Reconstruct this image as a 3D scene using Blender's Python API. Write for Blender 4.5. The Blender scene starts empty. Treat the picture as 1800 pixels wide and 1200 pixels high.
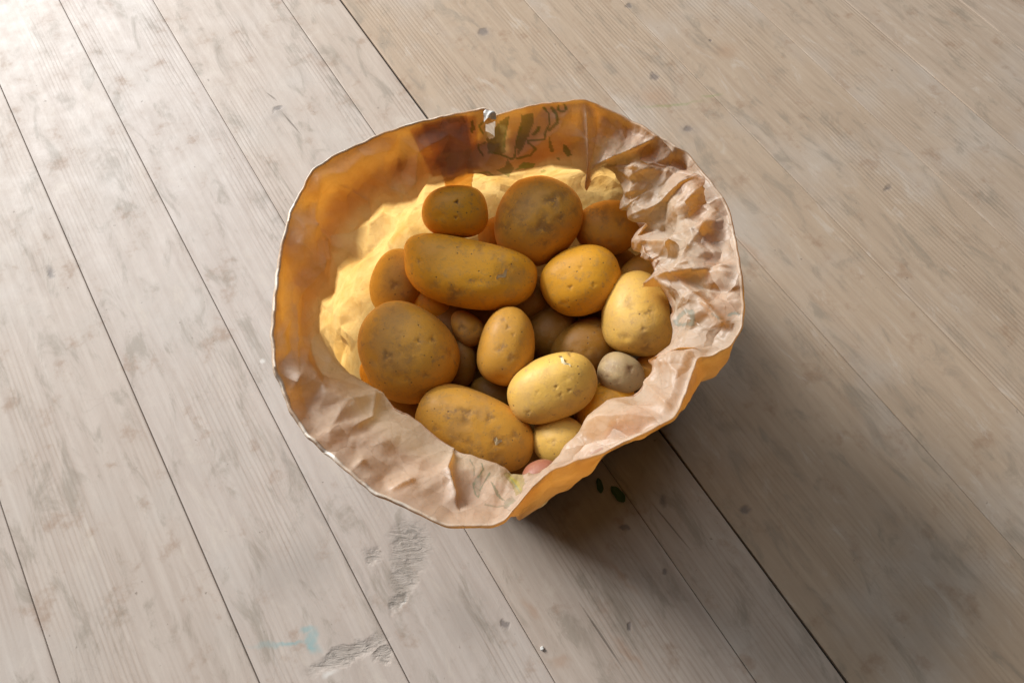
import bpy, bmesh, math, random
import numpy as np
from mathutils import Vector, Matrix, noise

# ------------------------------------------------------------------ camera
H = 0.48                      # lens height above the floor (m)
FPX = 867.0                   # focal length in photograph pixels (26 mm equivalent)
PITCH = math.radians(17.5)
S = bpy.context.scene
cam_d = bpy.data.cameras.new('camera')
cam_d.sensor_fit = 'VERTICAL'
cam_d.sensor_height = 36.0
cam_d.lens = 36.0 * FPX / 1200.0
cam_d.clip_start = 0.01
cam_d.clip_end = 50
cam = bpy.data.objects.new('camera', cam_d)
cam.location = (0, 0, H)
cam.rotation_euler = (PITCH, 0, 0)
S.collection.objects.link(cam)
S.camera = cam

# ------------------------------------------------------------------ light
W = bpy.data.worlds.new('World')
S.world = W
W.use_nodes = True
bg = W.node_tree.nodes['Background']
bg.inputs['Color'].default_value = (1.0, 0.70, 0.45, 1)
bg.inputs['Strength'].default_value = 0.04


def window(name, az, elev, dist, sx, sy, power, col):
    ld = bpy.data.lights.new(name, 'AREA')
    ld.shape = 'RECTANGLE'
    ld.size, ld.size_y = sx, sy
    ld.energy = power
    ld.color = col
    o = bpy.data.objects.new(name, ld)
    e, a = math.radians(elev), math.radians(az)
    d = Vector((math.cos(a) * math.cos(e), math.sin(a) * math.cos(e), math.sin(e)))
    o.location = Vector((0, 0.05, 0.1)) + d * dist
    o.rotation_euler = d.to_track_quat('Z', 'Y').to_euler()
    S.collection.objects.link(o)
    return o


window('window_light', 142, 23, 5.0, 1.95, 1.5, 570, (0.96, 0.985, 1.0))
window('upper_window_light', 120, 55, 4.4, 4.6, 3.0, 108, (0.80, 0.90, 1.0))

S.view_settings.view_transform = 'Standard'
S.view_settings.look = 'None'
S.view_settings.exposure = 0.0
S.view_settings.gamma = 1.0
S.cycles.max_bounces = 10
S.cycles.diffuse_bounces = 5
S.cycles.transmission_bounces = 8

rng = np.random.default_rng(7)
random.seed(7)
CP, SP = math.cos(PITCH), math.sin(PITCH)
CAM = np.array([0, 0, H])
RIGHT = np.array([1.0, 0, 0])
UP = np.array([0, CP, SP])
BACK = np.array([0, -SP, CP])


def at(px, py, z):
    """point at height z seen at photograph pixel (px, py)"""
    x, y = (px - 900) / FPX, -(py - 600) / FPX
    d = np.array([x, y * CP + SP, y * SP - CP])
    t = (z - H) / d[2]
    return CAM + d * t


def proj(P):
    q = P - CAM
    x, y, z = q @ RIGHT, q @ UP, q @ BACK
    return np.stack([900 + FPX * x / -z, 600 - FPX * y / -z], -1)


# ------------------------------------------------------------------ helpers
def link(o, parent=None):
    S.collection.objects.link(o)
    if parent is not None:
        o.parent = parent
    return o


def mesh_np(name, V, F, mat, parent=None, smooth=True, attrs=None):
    me = bpy.data.meshes.new(name)
    me.from_pydata(np.asarray(V, dtype=float).tolist(), [], F if isinstance(F, list) else F.tolist())
    if smooth:
        me.polygons.foreach_set('use_smooth', [True] * len(me.polygons))
    for k, a in (attrs or {}).items():
        if a.ndim == 2:
            at_ = me.attributes.new(k, 'FLOAT_COLOR', 'POINT')
            at_.data.foreach_set('color', a.astype(np.float32).ravel())
        else:
            at_ = me.attributes.new(k, 'FLOAT', 'POINT')
            at_.data.foreach_set('value', a.astype(np.float32))
    me.materials.append(mat)
    me.update()
    return link(bpy.data.objects.new(name, me), parent)


def tag(o, label, cat, group=None):
    o['label'] = label
    o['category'] = cat
    if group:
        o['group'] = group


class NT:
    """small node-tree writer"""

    def __init__(self, name):
        self.m = bpy.data.materials.new(name)
        self.m.use_nodes = True
        self.t = self.m.node_tree
        self.t.nodes.clear()
        self.out = self.n('ShaderNodeOutputMaterial')

    def n(self, kind, props=None, **ins):
        nd = self.t.nodes.new(kind)
        for k, v in (props or {}).items():
            setattr(nd, k, v)
        for k, v in ins.items():
            self.set(nd, k, v)
        return nd

    def set(self, nd, k, v):
        if isinstance(k, str) and k[0] == 'i' and k[1:].isdigit():
            s = nd.inputs[int(k[1:])]
        else:
            s = nd.inputs[k.replace('_', ' ')]
        if isinstance(v, bpy.types.NodeSocket):
            self.t.links.new(v, s)
        else:
            s.default_value = v

    def math(self, op, a, b=0.0, clamp=False):
        nd = self.n('ShaderNodeMath', {'operation': op, 'use_clamp': clamp}, i0=a, i1=b)
        return nd.outputs[0]

    def mix(self, fac, a, b, mode='MIX'):
        nd = self.n('ShaderNodeMix', {'data_type': 'RGBA', 'blend_type': mode})
        self.set(nd, 'i0', fac)
        self.set(nd, 'i6', a)
        self.set(nd, 'i7', b)
        return nd.outputs[2]

    def noise(self, vec, scale, detail=4, rough=0.5, dist=0.0):
        nd = self.n('ShaderNodeTexNoise', None, Vector=vec, Scale=scale, Detail=detail, Roughness=rough, Distortion=dist)
        return nd.outputs['Fac']

    def rng(self, v, a, b, c=0.0, d=1.0, smooth=False):
        nd = self.n('ShaderNodeMapRange', {'interpolation_type': 'SMOOTHSTEP' if smooth else 'LINEAR'}, i0=v, i1=a, i2=b, i3=c, i4=d)
        return nd.outputs[0]

    def mapping(self, vec, loc=(0, 0, 0), rot=(0, 0, 0), scale=(1, 1, 1), kind='POINT'):
        nd = self.n('ShaderNodeMapping', {'vector_type': kind}, Vector=vec, Location=loc, Rotation=rot, Scale=scale)
        return nd.outputs[0]

    def bump(self, h, strength, dist, normal=None):
        nd = self.n('ShaderNodeBump', None, Height=h, Strength=strength, Distance=dist)
        if normal is not None:
            self.set(nd, 'Normal', normal)
        return nd.outputs[0]


# ------------------------------------------------------------------ floor
PLANK_DIR = math.atan2(2883, -1900)          # boards run this way over the floor
PD = np.array([math.cos(PLANK_DIR), math.sin(PLANK_DIR)])
PN = np.array([-PD[1], PD[0]])


def spot_mask(N, pos, spots):
    """soft marks at fixed places on the floor: (px, py, rx, ry, angle, hard)"""
    acc = None
    for px, py, rx, ry, ang, hard in spots:
        c = at(px, py, 0.0)
        k = (H / CP) / FPX
        v = N.mapping(pos, (c[0], c[1], 0), (0, 0, math.radians(ang)), (rx * k, ry * k, 10), 'TEXTURE')
        ln = N.n('ShaderNodeVectorMath', {'operation': 'LENGTH'}, i0=v).outputs['Value']
        m = N.rng(ln, 1.0, hard, 0, 1, True)
        acc = m if acc is None else N.math('MAXIMUM', acc, m)
    return acc


def wood_material():
    N = NT('worn_pine_boards')
    tc = N.n('ShaderNodeTexCoord')
    oi = N.n('ShaderNodeObjectInfo')
    geo = N.n('ShaderNodeNewGeometry')
    off = N.n('ShaderNodeCombineXYZ', None, i0=N.math('MULTIPLY', oi.outputs['Random'], 37.0),
              i1=N.math('MULTIPLY', oi.outputs['Random'], 11.0), i2=0.0).outputs[0]
    obj = N.n('ShaderNodeVectorMath', {'operation': 'ADD'}, i0=tc.outputs['Object'], i1=off).outputs[0]
    # noise-warped world position, for ragged marks
    wn = N.n('ShaderNodeTexNoise', None, Vector=geo.outputs['Position'], Scale=70.0, Detail=4.0)
    wv = N.n('ShaderNodeVectorMath', {'operation': 'SUBTRACT'}, i0=wn.outputs['Color'], i1=(0.5, 0.5, 0.5)).outputs[0]
    wv = N.n('ShaderNodeVectorMath', {'operation': 'SCALE'}, i0=wv, Scale=0.016).outputs[0]
    pos = N.n('ShaderNodeVectorMath', {'operation': 'ADD'}, i0=geo.outputs['Position'], i1=wv).outputs[0]
    # grain
    st = N.mapping(obj, scale=(1.0, 16.0, 1.0))
    g1 = N.noise(st, 9.0, 5, 0.55, 0.25)
    fine = N.noise(N.mapping(obj, scale=(6.0, 160.0, 1.0)), 4.0, 3, 0.6)
    wav = N.n('ShaderNodeTexWave', {'wave_type': 'BANDS', 'bands_direction': 'Y'},
              Vector=N.mapping(obj, scale=(0.25, 1, 1)), Scale=70.0, Distortion=3.0, Detail=1.0, Detail_Scale=0.4, Detail_Roughness=0.5).outputs['Fac']
    ringzone = N.rng(N.noise(N.mapping(obj, scale=(1.2, 5, 1)), 3.0, 2), 0.46, 0.62, 0, 1, True)
    rings = N.math('MULTIPLY', N.math('POWER', wav, 2.2), ringzone)
    big = N.noise(obj, 7.0, 4, 0.6)
    blot = N.noise(geo.outputs['Position'], 28.0, 5, 0.65)
    col = N.mix(g1, (0.33, 0.250, 0.190, 1), (0.52, 0.435, 0.352, 1))
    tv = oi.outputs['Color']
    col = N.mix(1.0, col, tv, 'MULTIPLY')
    col = N.mix(N.math('MULTIPLY', rings, 0.17), col, (0.23, 0.145, 0.085, 1))
    col = N.mix(N.math('MULTIPLY', N.math('MULTIPLY', N.rng(fine, 0.58, 0.8), ringzone), 0.4), col, (0.18, 0.105, 0.06, 1))
    # grey, rubbed patches and brown spill marks
    col = N.mix(N.math('MULTIPLY', N.rng(big, 0.45, 0.75, 0, 1, True), 0.45), col, (0.44, 0.39, 0.34, 1))
    col = N.mix(N.math('MULTIPLY', N.rng(blot, 0.56, 0.72, 0, 1, True), 0.45), col, (0.24, 0.135, 0.075, 1))
    smudge = N.noise(N.mapping(obj, scale=(1.0, 2.6, 1.0)), 16.0, 6, 0.68, 0.6)
    col = N.mix(N.math('MULTIPLY', N.rng(smudge, 0.51, 0.68, 0, 1, True), 0.50), col, (0.21, 0.17, 0.125, 1))
    col = N.mix(N.math('MULTIPLY', N.rng(smudge, 0.44, 0.30, 0, 1, True), 0.40), col, (0.52, 0.44, 0.36, 1))
    scr = N.n('ShaderNodeTexVoronoi', {'feature': 'DISTANCE_TO_EDGE'}, Vector=N.mapping(pos, rot=(0, 0, 0.5), scale=(1, 2.2, 1)), Scale=9.0).outputs['Distance']
    scr = N.math('MULTIPLY', N.rng(scr, 0.0, 0.012, 1, 0), N.rng(N.noise(geo.outputs['Position'], 17.0, 3), 0.52, 0.62))
    col = N.mix(N.math('MULTIPLY', scr, 0.10), col, (0.15, 0.10, 0.07, 1))
    speck = N.noise(geo.outputs['Position'], 120.0, 3, 0.6)
    col = N.mix(N.math('MULTIPLY', N.rng(speck, 0.70, 0.76, 0, 1, True), 0.55), col, (0.12, 0.085, 0.06, 1))
    knots = spot_mask(N, pos, [(850, 56, 16, 15, 0, 0.35), (1152, 136, 13, 12, 0, 0.3), (1211, 228, 13, 12, 0, 0.3),
                               (1104, 11, 12, 10, 0, 0.3), (488, 192, 16, 9, 30, 0.3), (1250, 70, 7, 6, 0, 0.3),
                               (1165, 880, 10, 9, 0, 0.3), (885, 1098, 8, 10, 0, 0.3), (1310, 895, 13, 11, 0, 0.3),
                               (1098, 930, 11, 6, -35, 0.3), (1170, 1005, 8, 8, 0, 0.3), (1108, 1105, 6, 9, 0, 0.3),
                               (1560, 330, 18, 9, 35, 0.1),
                               (90, 480, 20, 8, -50, 0.1)])
    col = N.mix(N.math('MULTIPLY', knots, 0.6), col, (0.11, 0.09, 0.085, 1))
    halo = spot_mask(N, pos, [(850, 60, 34, 30, 0, 0.0), (1211, 228, 28, 26, 0, 0.0), (488, 200, 34, 20, 40, 0),
                              (520, 1000, 110, 70, 20, 0.0), (820, 1090, 90, 50, -50, 0.0), (500, 800, 70, 8, -57, 0), (562, 905, 60, 11, -57, 0), (640, 1030, 50, 7, -60, 0), (612, 120, 60, 9, -54, 0), (555, 95, 90, 7, -54, 0), (700, 140, 70, 6, -54, 0)])
    col = N.mix(N.math('MULTIPLY', halo, 0.32), col, (0.22, 0.18, 0.15, 1))
    crack = spot_mask(N, geo.outputs['Position'], [(513, 217, 46, 2.4, -50, 0.2), (478, 170, 22, 2.0, -40, 0.2),
                               (1180, 925, 60, 2, -52, 0.2), (1060, 1120, 70, 2.5, -55, 0.2)])
    col = N.mix(N.math('MULTIPLY', crack, 0.6), col, (0.10, 0.07, 0.05, 1))
    green = spot_mask(N, pos, [(1180, 185, 100, 7, 6, 0.0), (1250, 168, 35, 6, 18, 0.0), (1088, 872, 22, 9, -40, 0.2)])
    col = N.mix(N.math('MULTIPLY', green, 0.42), col, (0.20, 0.24, 0.08, 1))
    orange = spot_mask(N, pos, [(878, 150, 46, 7, -52, 0.0), (812, 86, 9, 6, 0, 0.0), (1322, 440, 62, 13, -46, 0.0),
                                (1275, 90, 40, 30, 30, 0.0), (935, 1075, 26, 12, -40, 0.2), (985, 1160, 24, 14, 10, 0.2), (1105, 1150, 50, 9, -48, 0.2), (1090, 1010, 60, 8, -50, 0.1), (1150, 170, 60, 40, 0, 0)])
    col = N.mix(N.math('MULTIPLY', orange, 0.30), col, (0.33, 0.17, 0.085, 1))
    teal = spot_mask(N, pos, [(550, 1120, 13, 24, 15, 0.2), (538, 1106, 14, 8, 20, 0.2), (552, 1134, 17, 8, -20, 0.1), (490, 1134, 62, 6, 5, 0.0)])
    col = N.mix(N.math('MULTIPLY', N.math('MULTIPLY', teal, N.rng(blot, 0.35, 0.6, 0.35, 1)), 0.62), col, (0.14, 0.34, 0.35, 1))
    white = spot_mask(N, pos, [(460, 634, 8, 5, 0, 0.3), (578, 1188, 18, 6, 20, 0.1),
                               (707, 1058, 4, 12, -10, 0.1)])
    col = N.mix(N.math('MULTIPLY', white, 0.5), col, (0.72, 0.68, 0.62, 1))
    # torn, furrowed places
    gouge = spot_mask(N, pos, [(722, 960, 50, 40, -60, 0.35), (712, 1010, 40, 26, 70, 0.3), (700, 1055, 26, 14, 70, 0.3),
                               (610, 1150, 74, 17, 22, 0.4), (672, 1150, 20, 12, 15, 0.4), (655, 975, 20, 18, 0, 0.2)])
    c0 = at(700, 1000, 0)
    gr = N.mapping(geo.outputs['Position'], rot=(0, 0, math.radians(-35)), scale=(1, 3.2, 1))
    gn = N.noise(gr, 75.0, 4, 0.6, 1.2)
    gm = N.math('MULTIPLY', gouge, 1.0)
    col = N.mix(N.math('MULTIPLY', gm, 0.45), col, (0.30, 0.26, 0.22, 1))
    col = N.mix(N.math('MULTIPLY', N.math('MULTIPLY', gm, N.rng(gn, 0.52, 0.64, 0, 1, True)), 0.5), col, (0.15, 0.13, 0.11, 1))
    # relief
    h = N.math('ADD', N.math('MULTIPLY', g1, 0.35), N.math('MULTIPLY', rings, -0.22))
    h = N.math('ADD', h, N.math('MULTIPLY', N.math('MULTIPLY', fine, ringzone), 0.18))
    h = N.math('ADD', h, N.math('MULTIPLY', smudge, 0.45))
    h = N.math('SUBTRACT', h, N.math('MULTIPLY', knots, 0.5))
    h = N.math('SUBTRACT', h, N.math('MULTIPLY', crack, 0.8))
    bp = N.bump(h, 0.6, 0.0012)
    hg = N.math('MULTIPLY', gm, N.math('SUBTRACT', N.math('MULTIPLY', gn, 1.0), 1.0))
    bp = N.bump(hg, 0.6, 0.0022, bp)
    rough = N.rng(blot, 0.3, 0.75, 0.60, 0.80)
    rough = N.math('ADD', rough, N.math('MULTIPLY', gm, 0.3))
    b = N.n('ShaderNodeBsdfPrincipled', None, Base_Color=col, Roughness=rough, Normal=bp)
    b.inputs['Specular IOR Level'].default_value = 0.30
    N.t.links.new(b.outputs[0], N.out.inputs[0])
    return N.m


def plain(name, col, rough=0.7):
    N = NT(name)
    tc = N.n('ShaderNodeTexCoord')
    nz = N.noise(tc.outputs['Object'], 400.0, 3)
    c = N.mix(nz, tuple(x * 0.75 for x in col) + (1,), tuple(min(1, x * 1.2) for x in col) + (1,))
    b = N.n('ShaderNodeBsdfPrincipled', None, Base_Color=c, Roughness=rough)
    N.t.links.new(b.outputs[0], N.out.inputs[0])
    return N.m


WOOD = wood_material()
UNDER = plain('dark_joint_dirt', (0.035, 0.026, 0.02), 0.9)

# joints, as offsets across the boards, from points seen on them
joint_px = {'D': (600, 968), 'C': (740, 800), 'B': (600, 150), 'A': (1250, 877), 'E': (1320, 445)}
joint = {k: float(np.dot(at(px, py, 0)[:2], PN)) for k, (px, py) in joint_px.items()}
jl = sorted(joint.values())
gaps = {round(joint['A'], 6): 0.0022, round(joint['B'], 6): 0.0005, round(joint['C'], 6): 0.0004,
        round(joint['D'], 6): 0.0006, round(joint['E'], 6): 0.0003}
ext = list(jl)
r2 = random.Random(3)
while ext[-1] < 1.25:
    ext.append(ext[-1] + r2.choice([0.105, 0.125, 0.14]))
while ext[0] > -1.25:
    ext.insert(0, ext[0] - r2.choice([0.105, 0.125, 0.14]))

fl = mesh_np('floor', [(-2.2, -2.2, -0.022), (2.2, -2.2, -0.022), (2.2, 2.2, -0.022), (-2.2, 2.2, -0.022)],
             [(0, 1, 2, 3)], UNDER, smooth=False)
fl['kind'] = 'structure'


CB = joint['B']
SGN = 1 if joint['A'] > joint['B'] else -1


def plank(lo, hi, g0, g1):
    w0, w1 = lo + g0 / 2, hi - g1 / 2
    c = (w0 + w1) / 2
    hw = (w1 - w0) / 2
    n = 60
    L = 1.6
    xs = np.linspace(-L, L, n + 1)
    bev = 0.0008
    dz = r2.uniform(-0.0004, 0.0)
    V, F = [], []
    sd = r2.random() * 100
    for x in xs:
        ja = 0.0008 * noise.noise(Vector((x * 16, sd, 0))) + 0.0004 * noise.noise(Vector((x * 70, sd, 5)))
        jb = 0.0008 * noise.noise(Vector((x * 16, sd, 9))) + 0.0004 * noise.noise(Vector((x * 70, sd, 3)))
        a, b = -hw + ja, hw + jb
        a, b = (-hw if g0 < 0.0007 else a), (hw if g1 < 0.0007 else b)
        V += [(x, a, -0.022 + 0.002), (x, a, dz - bev), (x, a + bev * 0.4, dz - bev * 0.25), (x, a + bev * 1.5, dz),
              (x, b - bev * 1.5, dz), (x, b - bev * 0.4, dz - bev * 0.25), (x, b, dz - bev), (x, b, -0.022 + 0.002)]
    for i in range(n):
        for j in range(7):
            F.append((i * 8 + j, (i + 1) * 8 + j, (i + 1) * 8 + j + 1, i * 8 + j + 1))
    F.append(tuple(range(8)))
    F.append(tuple(n * 8 + k for k in reversed(range(8))))
    o = mesh_np('plank', V, F, WOOD, fl, smooth=False)
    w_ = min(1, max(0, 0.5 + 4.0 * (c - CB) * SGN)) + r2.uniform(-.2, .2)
    o.color = (1.03 - .10 * w_, 1.05 - .20 * w_, 1.12 - .36 * w_, 1)  # cool left, brown right: window sheen and bag shade put into board tint
    o.location = (PN[0] * c, PN[1] * c, 0)
    o.rotation_euler = (0, 0, PLANK_DIR)
    return o


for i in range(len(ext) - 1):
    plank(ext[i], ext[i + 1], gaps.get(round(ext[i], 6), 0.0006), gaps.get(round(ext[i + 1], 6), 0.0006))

GRIME = plain('packed_joint_dirt', (0.115, 0.092, 0.075), 0.9)
for v_ in ext[1:-1]:
    dark = abs(v_ - joint['A']) < 1e-5
    z_ = -0.0045 if dark else -0.0011
    hw__ = 0.0022
    pts = [PD * sx * 1.6 + PN * (v_ + sy * hw__) for sx, sy in ((-1, -1), (1, -1), (1, 1), (-1, 1))]
    mesh_np('joint_filler', [(p_[0], p_[1], z_) for p_ in pts] + [(p_[0], p_[1], z_ - 0.004) for p_ in pts],
            [(0, 1, 2, 3), (7, 6, 5, 4), (0, 4, 5, 1), (1, 5, 6, 2), (2, 6, 7, 3), (3, 7, 4, 0)], UNDER if dark else GRIME, fl, smooth=False)

# ------------------------------------------------------------------ paper bag
# rim point (px, py, z) and neck point (px, py, z), clockwise from the torn notch; belly scale; outward flare of the cuff (m); cuff depth
COLS = [
    ((868, 208, .184), (866, 300, .140), 1.25, .004, .92),
    ((886, 202, .184), (888, 303, .140), 1.25, .004, .92),
    ((920, 192, .185), (925, 304, .140), 1.25, .004, .90),
    ((955, 185, .186), (960, 298, .140), 1.25, .004, .88),
    ((1000, 180, .187), (1005, 284, .140), 1.25, .004, .85),
    ((1027, 177, .188), (1040, 276, .142), 1.22, .005, .80),
    ((1050, 188, .183), (1058, 284, .143), 1.26, .006, .50),
    ((1085, 204, .181), (1074, 300, .144), 1.40, .006, .45),
    ((1120, 222, .180), (1088, 322, .144), 1.40, .006, .45),
    ((1152, 240, .182), (1102, 345, .145), 1.38, .006, .45),
    ((1200, 268, .180), (1112, 366, .146), 1.40, .006, .45),
    ((1245, 320, .180), (1116, 392, .147), 1.40, .006, .45),
    ((1277, 365, .180), (1120, 422, .148), 1.40, .006, .45),
    ((1290, 430, .181), (1138, 458, .149), 1.40, .006, .45),
    ((1300, 490, .182), (1155, 495, .150), 1.40, .006, .45),
    ((1303, 540, .182), (1172, 545, .150), 1.40, .007, .50),
    ((1301, 572, .181), (1176, 585, .151), 1.40, .008, .55),
    ((1280, 607, .179), (1173, 622, .152), 1.38, .012, .60),
    ((1250, 624, .177), (1172, 648, .152), 1.34, .019, .70),
    ((1222, 632, .176), (1160, 655, .152), 1.30, .020, .75),
    ((1206, 680, .176), (1136, 664, .152), 1.26, .014, .75),
    ((1185, 732, .177), (1105, 692, .152), 1.22, .006, .70),
    ((1165, 741, .177), (1085, 708, .151), 1.19, .004, .70),
    ((1115, 765, .176), (1055, 736, .151), 1.17, .004, .70),
    ((1062, 790, .174), (1022, 766, .151), 1.16, .008, .80),
    ((1010, 806, .173), (995, 790, .151), 1.15, .018, .95),
    ((975, 820, .172), (976, 820, .151), 1.15, .022, 1.0),
    ((950, 840, .173), (957, 841, .151), 1.15, .022, 1.0),
    ((920, 872, .175), (930, 848, .150), 1.15, .016, 1.0),
    ((890, 908, .178), (913, 836, .149), 1.16, .007, .90),
    ((868, 919, .179), (900, 826, .148), 1.18, .004, .80),
    ((785, 920, .180), (862, 813, .147), 1.22, .003, .80),
    ((740, 898, .180), (830, 800, .147), 1.22, .003, .80),
    ((700, 880, .180), (800, 786, .147), 1.22, .003, .80),
    ((655, 860, .180), (768, 760, .146), 1.22, .003, .80),
    ((610, 820, .180), (732, 730, .146), 1.20, .003, .80),
    ((545, 765, .180), (690, 700, .145), 1.18, .003, .80),
    ((513, 715, .181), (636, 677, .142), 1.12, .003, .90),
    ((485, 640, .182), (572, 628, .139), 1.06, .003, .98),
    ((480, 590, .182), (556, 575, .137), 1.00, .003, 1.0),
    ((490, 500, .182), (562, 520, .136), 1.00, .003, 1.0),
    ((500, 420, .182), (596, 460, .136), 1.00, .003, 1.0),
    ((512, 375, .182), (622, 425, .136), 1.01, .003, 1.0),
    ((550, 300, .183), (655, 385, .137), 1.03, .003, 1.0),
    ((600, 270, .183), (684, 356, .138), 1.06, .003, 1.0),
    ((665, 240, .183), (724, 338, .139), 1.10, .003, 1.0),
    ((725, 221, .183), (770, 322, .140), 1.17, .003, 1.0),
    ((790, 205, .184), (815, 306, .140), 1.25, .004, .97),
    ((835, 197, .184), (840, 302, .140), 1.25, .004, .95),
    ((858, 194, .186), (858, 300, .140), 1.25, .004, .93),
]
NC = 1040
Rk = np.array([at(*c[0]) for c in COLS])
Nk = np.array([at(*c[1]) for c in COLS])
bk = np.array([c[2] for c in COLS])
fk = np.array([c[3] for c in COLS])
dk = np.array([c[4] for c in COLS])
seg = np.linalg.norm(np.roll(Rk, -1, 0) - Rk, axis=1)
seg = np.maximum(seg, 0.004)
cum = np.concatenate([[0], np.cumsum(seg)])
PER = cum[-1]
uu = np.arange(NC) / NC * PER


def ss(x, a, b):
    t = np.clip((x - a) / (b - a), 0, 1)
    return t * t * (3 - 2 * t)


def loop_interp(K, smooth=0):
    K2 = np.concatenate([K, K[:1]], 0)
    if K2.ndim == 1:
        r = np.interp(uu, cum, K2)
    else:
        r = np.stack([np.interp(uu, cum, K2[:, i]) for i in range(K2.shape[1])], -1)
    for _ in range(smooth):
        r = (np.roll(r, 1, 0) + r * 2 + np.roll(r, -1, 0)) / 4
    return r


R = loop_interp(Rk, 9)
R = R + np.array([[0.0007 * noise.noise(Vector((u * 120, 1, 0))), 0.0007 * noise.noise(Vector((u * 120, 5, 0))), 0.0010 * noise.noise(Vector((u * 90, 9, 0)))] for u in uu])
Nn = loop_interp(Nk, 160)
bs = loop_interp(bk, 200)
flare = loop_interp(fk, 160) * 0.72
cdep = loop_interp(dk, 60)
CEN = Nn.mean(0)
CEN[2] = 0
belly = Nn.copy()
belly[:, :2] = CEN[:2] + (Nn[:, :2] - CEN[:2]) * bs[:, None]
belly[:, 2] = 0.078
low = belly.copy()
low[:, :2] = CEN[:2] + (belly[:, :2] - CEN[:2]) * 0.97
low[:, 2] = 0.018
foot = belly.copy()
foot[:, :2] = CEN[:2] + (belly[:, :2] - CEN[:2]) * 0.95
foot[:, 2] = 0.003
outward = R - CEN
outward[:, 2] = 0
outward /= np.linalg.norm(outward, axis=1)[:, None]


def catmull(P0, P1, P2, P3, t):
    t = t[:, None, None]
    return 0.5 * ((2 * P1) + (-P0 + P2) * t + (2 * P0 - 5 * P1 + 4 * P2 - P3) * t ** 2 + (-P0 + 3 * P1 - 3 * P2 + P3) * t ** 3)


SH = ss((bs - 1.0), 0.10, 0.18)[:, None] * (1 - ss(R[:, 1], 0.20, 0.26))[:, None]
RA, RB, RC = 56, 44, 30
above = R + (R - Nn) * 1.0
A = catmull(above[None], R[None], Nn[None], (Nn + ((belly - Nn) * 0.6) * (1 - SH) + (Nn - R) * 0.9 * SH)[None], np.linspace(0, 1, RA, endpoint=False))
B = catmull((Nn + (R - Nn) * 0.8 * (1 - SH) - (belly - Nn) * 0.9 * SH)[None], Nn[None], belly[None], low[None], np.linspace(0, 1, RB, endpoint=False))
C = catmull(Nn[None], belly[None], low[None], foot[None], np.linspace(0, 1, RC, endpoint=False))
D = np.linspace(0, 1, 5)[:, None, None] * (foot - low)[None] + low[None]
WALL = np.concatenate([A, B, C, D], 0)          # rows x cols x 3
NR = WALL.shape[0]
vcoord = np.concatenate([[0], np.cumsum(np.linalg.norm(np.diff(WALL, axis=0), axis=2).mean(1))])


def grid_normals(G):
    du = np.roll(G, -1, 1) - np.roll(G, 1, 1)
    dv = np.gradient(G, axis=0)
    n = np.cross(du, dv)
    n /= np.linalg.norm(n, axis=2)[..., None] + 1e-12
    return n


def lin_noise(x, y, seed):
    """value noise interpolated linearly over triangles: flat facets, sharp creases"""
    r = np.random.default_rng(seed)
    T = r.uniform(-1, 1, (256, 256))
    # skew to a triangular lattice
    s_ = (x + y) * 0.3660254
    i, j = np.floor(x + s_), np.floor(y + s_)
    fx, fy = x + s_ - i, y + s_ - j
    i, j = i.astype(int) % 256, j.astype(int) % 256
    i1, j1 = (i + 1) % 256, (j + 1) % 256
    a, b, c, d = T[i, j], T[i1, j], T[i, j1], T[i1, j1]
    lo = a + (b - a) * fx + (d - b) * fy
    up = a + (c - a) * fy + (d - c) * fx
    return np.where(fx > fy, lo, up)


def crumple(U, Vv, spacing, slope, seed):
    """crushed-paper relief: flat facets meeting in sharp creases; wraps round the bag"""
    ang = U / PER * 2 * np.pi
    blend = ss(U / PER, 0.93, 1.0)

    def f(u):
        x, y = u / spacing, Vv / spacing
        wx = 0.9 * lin_noise(x * 0.43 + 9, y * 0.43, seed + 1)
        wy = 0.9 * lin_noise(x * 0.43, y * 0.43 + 7, seed + 2)
        x, y = x + wx, y + wy
        c, s_ = math.cos(0.7), math.sin(0.7)
        r1 = lin_noise(x + 40, y + 40, seed + 3)
        r2 = lin_noise((c * x - s_ * y) * 0.8 + 90, (s_ * x + c * y) * 0.8 + 90, seed + 4)
        return r1 + 0.25 * np.maximum(r2, 0)
    return (f(U) * (1 - blend) + f(U - PER) * blend) * spacing * slope


def ss(x, a, b):
    t = np.clip((x - a) / (b - a), 0, 1)
    return t * t * (3 - 2 * t)


U, VV = np.meshgrid(uu, vcoord)
px0 = proj(WALL.reshape(-1, 3)).reshape(NR, NC, 2)


def ss(x, a, b):
    t = np.clip((x - a) / (b - a), 0, 1)
    return t * t * (3 - 2 * t)


# how crumpled each stretch of paper is
wr = ss(px0[..., 0], 990, 1130) * (1 - ss(px0[..., 1], 560, 680))        # right side: heavily creased
wb = ss(px0[..., 1], 640, 760) * (1 - ss(px0[..., 0], 880, 960))         # near side
wl = 1 - np.maximum(wr, wb)
amp = 0.62 * wl + 1.0 * wr + 0.22 * wb
h = amp * (crumple(U, VV, 0.030, 0.40, 11) + (1 - 0.75 * wl) * crumple(U, VV, 0.015, 0.30, 5))
h += (0.0 * wl + 0.12 * wr + 0.10 * wb) * crumple(U, VV, 0.0062, 0.22, 23)
h -= 0.0045 * wr


def seg_dist(P, a, b):
    a, b = np.array(a, float), np.array(b, float)
    d = b - a
    t = np.clip(((P - a) @ d) / (d @ d), 0, 1)
    q = P - (a + t[..., None] * d)
    side = np.sign(d[0] * q[..., 1] - d[1] * q[..., 0])
    return np.linalg.norm(q, axis=-1), side, t


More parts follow.
